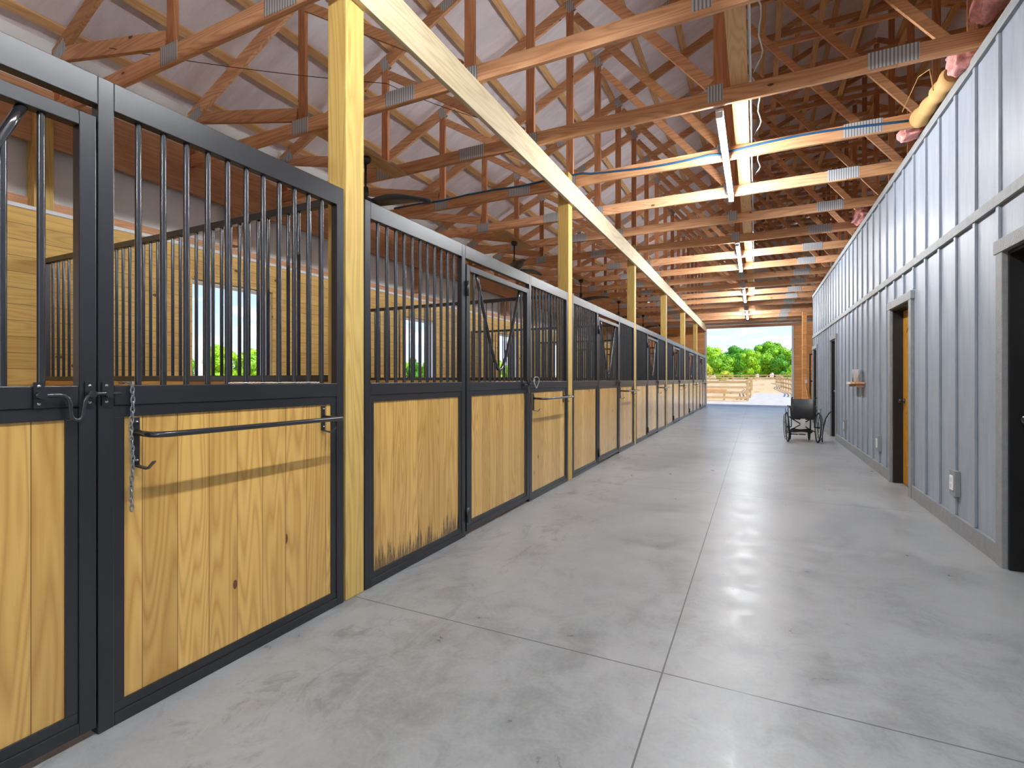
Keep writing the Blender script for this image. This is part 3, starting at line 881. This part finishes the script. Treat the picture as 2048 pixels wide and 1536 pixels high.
# ================================================================== RIGHT WALL ITEMS
def outlet(y, label):
    r = empty('power_outlet', (XR, y, .40), label, 'power outlet', 'power outlets on the grey wall')
    g = MB(); g.box(-.034, -.0005, -.07, .07, -.105, .105); g.build('backing_block', M['greytrim'], r, .003)
    g = MB(); g.box(-.044, -.0345, -.038, .038, -.06, .06); g.build('cover_plate', M['white'], r, .003)
    g = MB()
    for z in (-.025, .025): g.box(-.0455, -.0445, -.016, .016, z - .014, z + .014)
    g.build('socket', M['wire_white'], r)
    return r
o1 = outlet(5.36, 'white power outlet on the grey wall nearest the camera')
for y, lab in ((8.24, 'white power outlet just past the yellow wood door'), (11.1, 'white power outlet below and beyond the shelf with the cup'), (15.1, 'white power outlet farthest along the grey wall')):
    c = copy_tree(o1); c.location.y = y; c['label'] = lab
r = empty('wall_shelf', (XR - .0185, 9.2, 1.17), 'small floating wooden shelf on the grey wall holding a white cup', 'shelf')
g = MB(); g.box(-.125, -.0005, 0, .42, .02, .047); g.build('shelf_board', M['girt'], r, .002)
g = MB(); g.box(-.125, -.0005, .42, .80, .012, .047); g.build('shelf_board', M['white'], r, .002)
g = MB(); g.box(-.10, -.0005, .05, .09, -.03, .02); g.box(-.10, -.0005, .70, .74, -.03, .012); g.build('bracket', M['girt'], r)
r = empty('white_cup', (XR - .0185 - .064, 9.44, 1.2175), 'large white tapered plastic cup with handle on the wall shelf', 'cup')
g = MB(); g.lathe([(0, .004), (.044, .004), (.0585, .19), (.061, .195), (.056, .19), (.042, .01), (0, .008)], (0, 0, 0), 24); g.build('cup_body', M['white'], r)
g = MB(); g.tube([(0, -.058 - .0, .165), (0, -.085, .15), (0, -.09, .1), (0, -.075, .06), (0, -.052, .05)], .006, 8); g.build('cup_handle', M['wire_white'], r)
g = MB(); g.box(-.03, .03, -.02, .02, 0, .07)
o = g.build('black_gadget', M['rubber'], None, .006); o.location = (XR - .085, 9.60, 1.218); tag(o, 'small black box on the wall shelf behind the white cup', 'small box')

# insulation on top of the grey wall
def lump(name, c, s, m, label, cat, seed=0, amp=.35, tilt=0):
    bm = bmesh.new(); bmesh.ops.create_icosphere(bm, subdivisions=4, radius=1)
    for v in bm.verts:
        p = v.co.copy(); n_ = mnoise.fractal(p * 1.8 + Vector((seed, 0, 0)), 1.0, 2.0, 4)
        ax = Vector((abs(p.x) ** .7 * (1 if p.x > 0 else -1), abs(p.y) ** .6 * (1 if p.y > 0 else -1), abs(p.z) ** .7 * (1 if p.z > 0 else -1)))
        q = ax * (1 + amp * n_); v.co = Vector((q.x * s[0], q.y * s[1], q.z * s[2]))
    for f_ in bm.faces: f_.smooth = True
    me = bpy.data.meshes.new(name); bm.to_mesh(me); bm.free(); me.materials.append(m)
    o = bpy.data.objects.new(name, me); COL.objects.link(o); o.location = c; o.rotation_euler = (tilt, 0, 0)
    return tag(o, label, cat)
lump('insulation_batt', (1.50, 4.30, 3.90), (.13, .40, .11), M['pink'], 'torn pink fibreglass batt on top of the grey wall, nearest the camera', 'insulation', 1)
lump('insulation_batt', (1.47, 5.10, 3.79), (.09, .15, .10), M['pink'], 'pink fibreglass tuft just above the paper-faced roll on the wall top', 'insulation', 5)
lump('insulation_batt', (1.42, 6.34, 3.78), (.10, .10, .09), M['pink'], 'pink fibreglass tuft poking out of the far end of the paper-faced roll', 'insulation', 9)
lump('insulation_batt', (1.50, 9.3, 3.80), (.12, .35, .09), M['pink'], 'small pink fibreglass batt far along the top of the grey wall', 'insulation', 12)
g = MB(); n = 14; pts = []; rr = []
for i in range(n + 1):
    s_ = i / n; y = 5.32 + .83 * s_
    pts.append((1.475 - .05 * s_, y, 3.785 + .0 * s_)); rr.append(.075 + .008 * math.sin(9 * s_) + .01 * math.sin(23 * s_))
g.tube(pts, rr, 16)
tag(g.build('insulation_roll', M['kraft']), 'tan paper-faced insulation roll lying along the top of the grey wall', 'insulation')
g = MB(); g.tube([(1.36, 5.42, 3.72), (1.33, 5.40, 3.9), (1.30, 5.6, 3.95), (1.29, 6.1, 3.88)], .004, 5)
tag(g.build('loose_cord', M['kraft']), 'thin tan cord hanging by the insulation roll above the grey wall', 'cord')

# ================================================================== WHEELCHAIR
wc = empty('wheelchair', (.84, 11.55, 0), 'folding wheelchair with black vinyl back, parked by the grey wall', 'wheelchair', None, math.radians(4)); wc.scale.x = .86
def wheel(x, side):
    R = .30
    g = MB(); g.tube([(0, R * math.cos(2*PI*k/40) * .965, R * math.sin(2*PI*k/40) * .965) for k in range(40)], .0165, 8, closed=True)
    t_ = g.build('wheel', M['rubber'], wc); t_.location = (x, .03, R); t_.rotation_euler = (0, math.radians(2.5) * side, 0)
    g = MB(); g.tube([(0, .262 * math.cos(2*PI*k/40), .262 * math.sin(2*PI*k/40)) for k in range(40)], .008, 8, closed=True); g.build('rim', M['chrome'], t_)
    g = MB()
    for k in range(14):
        a = 2*PI*k/14; g.tube([(.02 if k % 2 else -.02, .02 * math.cos(a), .02 * math.sin(a)), (0, .26 * math.cos(a), .26 * math.sin(a))], .0022, 5)
    g.build('spokes', M['chrome'], t_)
    g = MB(); g.tube([(-.032, 0, 0), (.032, 0, 0)], .02, 12); g.build('hub', M['steel'], t_)
    g = MB(); g.tube([(.045 * side, .25 * math.cos(2*PI*k/40), .25 * math.sin(2*PI*k/40)) for k in range(40)], .008, 8, closed=True)
    for k in range(5):
        a = 2*PI*k/5 + .3; g.tube([(.045 * side, .25 * math.cos(a), .25 * math.sin(a)), (0, .26 * math.cos(a), .26 * math.sin(a))], .004, 5)
    g.build('hand_rim', M['steel2'], t_)
wheel(-.315, -1); wheel(.315, 1)
for sx in (-1, 1):
    x = sx * .235
    g = MB()
    g.tube([(x, .0, .30), (x, -.005, .6), (x, -.02, .84), (x, -.05, .885), (x, -.13, .89)], .0115, 10)
    g.tube([(x, 0, .48), (x, .42, .48), (x, .47, .44), (x, .50, .20), (x, .58, .12)], .0115, 10)
    g.tube([(x, 0, .22), (x, .42, .22)], .0115, 10); g.tube([(x, .42, .48), (x, .42, .14)], .0115, 10)
    g.tube([(x * 1.27, .03, .30), (x, .03, .30)], .01, 8)
    g.tube([(x * 1.03, .0, .48), (x * 1.08, .0, .68), (x * 1.08, .3, .69), (x * 1.08, .36, .64), (x * 1.04, .36, .48)], .0095, 8)
    g.build('side_frame', M['steel2'], wc)
    g = MB(); g.tube([(x, -.07, .8885), (x, -.155, .8905)], .017, 12); g.build('push_handle', M['rubber'], wc)
    g = MB(); g.box(x * 1.08 - .03, x * 1.08 + .03, -.02, .28, .695, .725); g.build('armrest', M['vinyl'], wc, .008)
    # caster
    g = MB(); cx_ = x * .86; g.tube([(cx_, .43 + .085 * math.cos(2*PI*k/24), .10 + .085 * math.sin(2*PI*k/24)) for k in range(24)], .014, 8, closed=True)
    ca = g.build('caster', M['rubber'], wc)
    g = MB(); g.tube([(cx_ - .022, .43, .10), (cx_ + .022, .43, .10)], .018, 10)
    for e in (-1, 1): g.bar((cx_ + e * .022, .43, .10), (cx_ + e * .018, .42, .21), .02, .005)
    g.build('fork', M['steel2'], ca)
    g = MB(); g.box(x * .35 - .07 * 1, x * .35 + .07, .52, .68, .095, .115); g.build('footplate', M['vinyl'], wc, .004)
    g = MB(); g.tube([(x * 1.15, .20, .53), (x * 1.35, .235, .60), (x * 1.4, .24, .66)], .007, 8); g.build('brake_lever', M['steel2'], wc)
g = MB(); n = 12; vs = []
for i in range(n + 1):
    s_ = -1 + 2 * i / n; bow = .045 * (1 - s_ * s_)
    for z in (.46, .865): vs.append((s_ * .235, bow - .012, z + (-.012 if z < .5 else 0) * (1 - s_ * s_)))
m_ = len(vs); vv = vs + [(a, b_ - .012, c) for a, b_, c in vs]
fs = []
for i in range(n):
    q = 2 * i; fs += [(q, q+1, q+3, q+2), (q+m_, q+2+m_, q+3+m_, q+1+m_), (q, q+2, q+2+m_, q+m_), (q+1, q+1+m_, q+3+m_, q+3)]
fs += [(0, m_, m_+1, 1), (2*n, 2*n+1, 2*n+1+m_, 2*n+m_)]
g.add(vv, fs, True); g.build('backrest', M['vinyl'], wc)
g = MB(); g.box(-.225, .225, .02, .42, .475, .50); g.build('seat', M['vinyl'], wc, .008)
g = MB(); g.box(-.05, .05, -.016, -.012, .30, .47); g.build('warning_tag', M['wire_white'], wc)
g = MB(); g.tube([(-.225, .2, .22), (.225, .2, .47)], .011, 8); g.tube([(.225, .215, .22), (-.225, .215, .47)], .011, 8)
g.build('cross_brace', M['steel2'], wc)
g = MB(); pts = [(.36 * math.cos(a) * .62, .16 * math.sin(a) + .20, .205 + .012 * math.sin(3 * a)) for a in [2*PI*k/40 for k in range(40)]]
g.tube(pts, .013, 8, closed=True); g.tube([(p[0] * .93, p[1] * .96, p[2] + .026) for p in pts], .013, 8, closed=True)
g.build('leg_strap', M['rubber'], wc)
g = MB(); g.tube([(1.185, 11.68, .012), (1.185, 11.66, .15), (1.20, 11.62, .31), (1.235, 11.61, .48), (1.285, 11.6, .58), (1.325, 11.6, .63)], .011, 8)
tag(g.build('curved_hose', M['rubber']), 'short curved black hose end standing between the wheelchair and the grey wall', 'hose')

# ================================================================== PAST THE GREY WALL (right of the far doorway)
r = empty('barred_gate', (1.95, 23.6, 0), 'black barred gate frame standing at the far right past the grey wall', 'gate')
g = MB(); g.box(0, .05, 0, .05, 0, 2.3); g.box(1.3, 1.35, 0, .05, 0, 2.3); g.box(.05, 1.3, 0, .05, 2.24, 2.3); g.box(.05, 1.3, 0, .05, 1.15, 1.22); g.box(.05, 1.3, 0, .05, .02, .07)
g.build('frame', M['steel'], r)
g = MB(); g.box(.05, 1.3, .015, .035, .07, 1.15); g.build('wood_panel', M['farboard'], r)
for k in range(11): add_bar(r, .15 + .105 * k, .025, 1.22, 2.24)
g = MB(); g.bar((1.80, 20.62, .012), (1.62, 20.90, 1.1), .09, .038)
tag(g.build('leaning_board', M['farboard']), 'short pinkish board leaning on the lone post past the grey wall', 'board')
g = MB(); g.box(1.585, 1.655, 20.955, 20.975, 1.12, 1.24); tag(g.build('light_switch', M['white'], None, .003), 'white switch plate on the lone post past the grey wall', 'switch')

# ================================================================== OUTSIDE
def gz(x, y): # terrain height
    if abs(x) > 60: pass
    return max(0, (y - 36)) * .0135 if x > -40 else max(0, (y - 36)) * .0135 + 0
g = MB(); nx, ny = 40, 60; vs = []
for j in range(ny + 1):
    y = Y1 + .25 + (j / ny) ** 1.6 * 240
    for i in range(nx + 1):
        x = -160 + 320 * i / nx
        vs.append((x, y, gz(x, y) - .03))
w = nx + 1
g.add(vs, [(j*w+i, j*w+i+1, (j+1)*w+i+1, (j+1)*w+i) for j in range(ny) for i in range(nx)], True)
struct(g.build('ground', M['sand']))
g = MB(); g.add([(-160, -60, -.03), (160, -60, -.03), (160, Y0 - .1, -.03), (-160, Y0 - .1, -.03)], [(0,1,2,3)])
g.add([(-160, Y0 - .1, -.03), (-6.1, Y0 - .1, -.03), (-6.1, Y1 + .25, -.03), (-160, Y1 + .25, -.03)], [(0,1,2,3)])
g.add([(XO + .1, Y0 - .1, -.03), (160, Y0 - .1, -.03), (160, Y1 + .25, -.03), (XO + .1, Y1 + .25, -.03)], [(0,1,2,3)])
struct(g.build('ground', M['sand']))
# gravel apron and lane
g = MB(); g.add([(-30, Y1 + .3, -.012), (30, Y1 + .3, -.012), (30, 31.5, -.012), (-30, 31.5, -.012)], [(0,1,2,3)])
g.add([(-.6, 31.5, -.012), (2.4, 31.5, -.012), (2.2, 36, .004), (-.5, 36, .004)], [(0,1,2,3)])
g.add([(-.5, 36, .004), (2.2, 36, .004), (2.1, 46, .14), (-.1, 46, .14)], [(0,1,2,3)])
struct(g.build('gravel_lane', M['gravel']))
# fences
def fence(pts, h, nr, label, ph=None, sp_=2.4):
    x0, y0 = pts[0]
    r = empty('board_fence', (x0, y0, gz(x0, y0) - .03), label, 'fence')
    base = Vector((x0, y0, gz(x0, y0) - .03)); last = None
    for k in range(len(pts)):
        x, y = pts[k]; z = gz(x, y) - .03
        p = Vector((x, y, z)) - base
        g = MB(); g.box(p.x - .06, p.x + .06, p.y - .06, p.y + .06, p.z, p.z + (ph or h + .08)); g.build('fence_post', M['fence'], r)
        if last is not None:
            for q in range(nr):
                zz = h * (q + 1) / nr - .08
                g = MB(); g.bar(last + Vector((0, -.08, zz)), p + Vector((0, -.08, zz)), .03, .13); g.build('rail', M['fence'], r)
        last = p
fence([(-.45 - 2.4 * k, 32.0) for k in range(6)], 1.2, 4, 'pale board paddock fence just outside the far doorway, left of the lane')
fence([(-.45 + .1 * math.sin(k), 34.4 + 2.6 * k) for k in range(9)], 1.2, 3, 'board fence running away from the doorway along the left of the lane')
fence([(2.35 + .25 * math.sin(k * .55) + k * .03, 39 + 2.3 * k) for k in range(22)], 1.15, 3, 'curving board fence running up the slope on the right of the lane')
fence([(-40 + 4 * k, 104) for k in range(20)], 1.2, 3, 'long rail fence along the foot of the far trees')
# a few timber items by the near fence
r = empty('lumber_stack', (-2.9, 33.2, -.03), 'stack of orange boards lying behind the pale paddock fence', 'lumber')
for k in range(5):
    g = MB(); g.box(-1.1, 1.3, k * .02, .3, .45 + k * .05, .49 + k * .05); g.build('board', M['farboard'], r)
g = MB(); g.box(-1.0, -.9, 0, .25, 0, .45); g.box(1.1, 1.2, 0, .25, 0, .45); g.build('trestle', M['fence'], r)

def make_tree(name, h, cw, m, seed, nleaf=4200, trunk=True, parent=None, blobs=13):
    rnd = random.Random(seed)
    r = bpy.data.objects.new(name, None); COL.objects.link(r)
    g = MB(); cs = []
    for k in range(blobs):
        a = rnd.uniform(0, 2*PI); q = rnd.uniform(.1, .72) * cw / 2
        z = rnd.uniform(.10, .86) * h; s_ = (cw * .235) * (1.15 - .45 * abs(z / h - .45) * 1.6) * rnd.uniform(.8, 1.15)
        cs.append((Vector((q * math.cos(a), q * math.sin(a), z)), s_))
    cs.append((Vector((0, 0, h - cw * .2)), cw * .2))
    tot = sum(s_ * s_ for _, s_ in cs)
    for c, s_ in cs:
        n_ = int(nleaf * s_ * s_ / tot)
        for _ in range(n_):
            dv = Vector((rnd.gauss(0, 1), rnd.gauss(0, 1), rnd.gauss(0, 1))).normalized()
            p = c + dv * s_ * rnd.uniform(.72, 1.06)
            if p.z < .05: p.z = .05
            nrm = (dv + Vector((rnd.gauss(0, .45), rnd.gauss(0, .45), rnd.gauss(0, .45)))).normalized()
            u = nrm.cross(Vector((rnd.gauss(0, 1), rnd.gauss(0, 1), rnd.gauss(0, 1)))).normalized(); v = nrm.cross(u)
            e = s_ * rnd.uniform(.10, .19)
            g.add([p - u*e, p + v*e*.8 + nrm*e*.2, p + u*e, p - v*e*.8 + nrm*e*.2], [(0,1,2,3)])
    for c, s_ in cs:   # inner mass so the crown is not see-through
        bm = bmesh.new(); bmesh.ops.create_icosphere(bm, subdivisions=2, radius=s_ * .86)
        vs = [tuple(v.co * (1 + .12 * mnoise.noise(v.co * 2 + c)) + c) for v in bm.verts]; fs = [tuple(v.index for v in f_.verts) for f_ in bm.faces]; bm.free()
        vs = [(a, b_, max(.05, c_)) for a, b_, c_ in vs]
        g.add(vs, fs, True)
    g.build('crown', m, r)
    g = MB(); g.tube([(0, 0, -.1), (.05, 0, h * .3), (0, .05, h * .7)], [cw * .035, cw * .028, cw * .01], 8); g.build('trunk', M['bark'], r)
    return r
t0 = [make_tree('leafy_tree', 10, 7.0, M['leaf'], 1), make_tree('leafy_tree', 9.4, 7.5, M['leaf'], 2), make_tree('leafy_tree', 9.5, 6.6, M['leaf_dark'], 3)]
used = [False] * 3
rnd = random.Random(11)
def place_tree(k, x, y, s_, label, group, z=None):
    global used
    o = t0[k] if not used[k] else copy_tree(t0[k]); used[k] = True
    o.location = (x, y, (gz(x, y) - .03) if z is None else z); o.scale = (s_, s_, s_ * rnd.uniform(.94, 1.06)); o.rotation_euler = (0, 0, rnd.uniform(0, 6.28))
    tag(o, label, 'tree', group)
for ri, (yy, sc, x0, nm) in enumerate(((166, 1.06, -26, 'rearmost'), (156, .95, -22, 'third'), (146, .82, -25, 'second'), (136.5, .66, -20.5, 'front'))):
    i = 0; x = x0
    while x < 20:
        s_ = sc * (.94 + .0045 * (x + 20)) + rnd.uniform(-.05, .05)
        place_tree((i * (1 + ri % 2) + ri) % 3, x, yy, s_, 'green tree in the %s row beyond the far doorway, %s from the left' % (nm, ORD[i]), 'trees beyond the far doorway')
        x += 8.3 * sc + 1.0; i += 1
yb = make_tree('round_bush', 3.4, 4.2, M['leaf_yellow'], 21, 900, True, None, 5)
yb.location = (-9.6, 112, gz(0, 112) - .03); tag(yb, 'yellow-green round bush at the left foot of the far trees', 'bush')
c = copy_tree(yb); c.location = (-5.8, 113, gz(0, 113) - .03); c.scale = (1, 1, .55); c['label'] = 'low yellow-green bush at the foot of the far trees, right of the round one'
k = 0
for ri, (xx, sc) in enumerate(((-80, .66), (-90, .8))):
    k = 0
    for (ya, yb_) in ((42, 72), (94, 124), (148, 178)):
        y = ya + 3.2 * ri
        while y < yb_:
            k += 1
            place_tree(k % 3, xx, y, sc + rnd.uniform(-.06, .06), 'green tree in the %s row outside the stall windows, %s from the camera side' % (('near', 'back')[ri], ORD[k - 1]), 'trees seen through the stall windows', -.05)
            y += 6.0 + 1.3 * ri
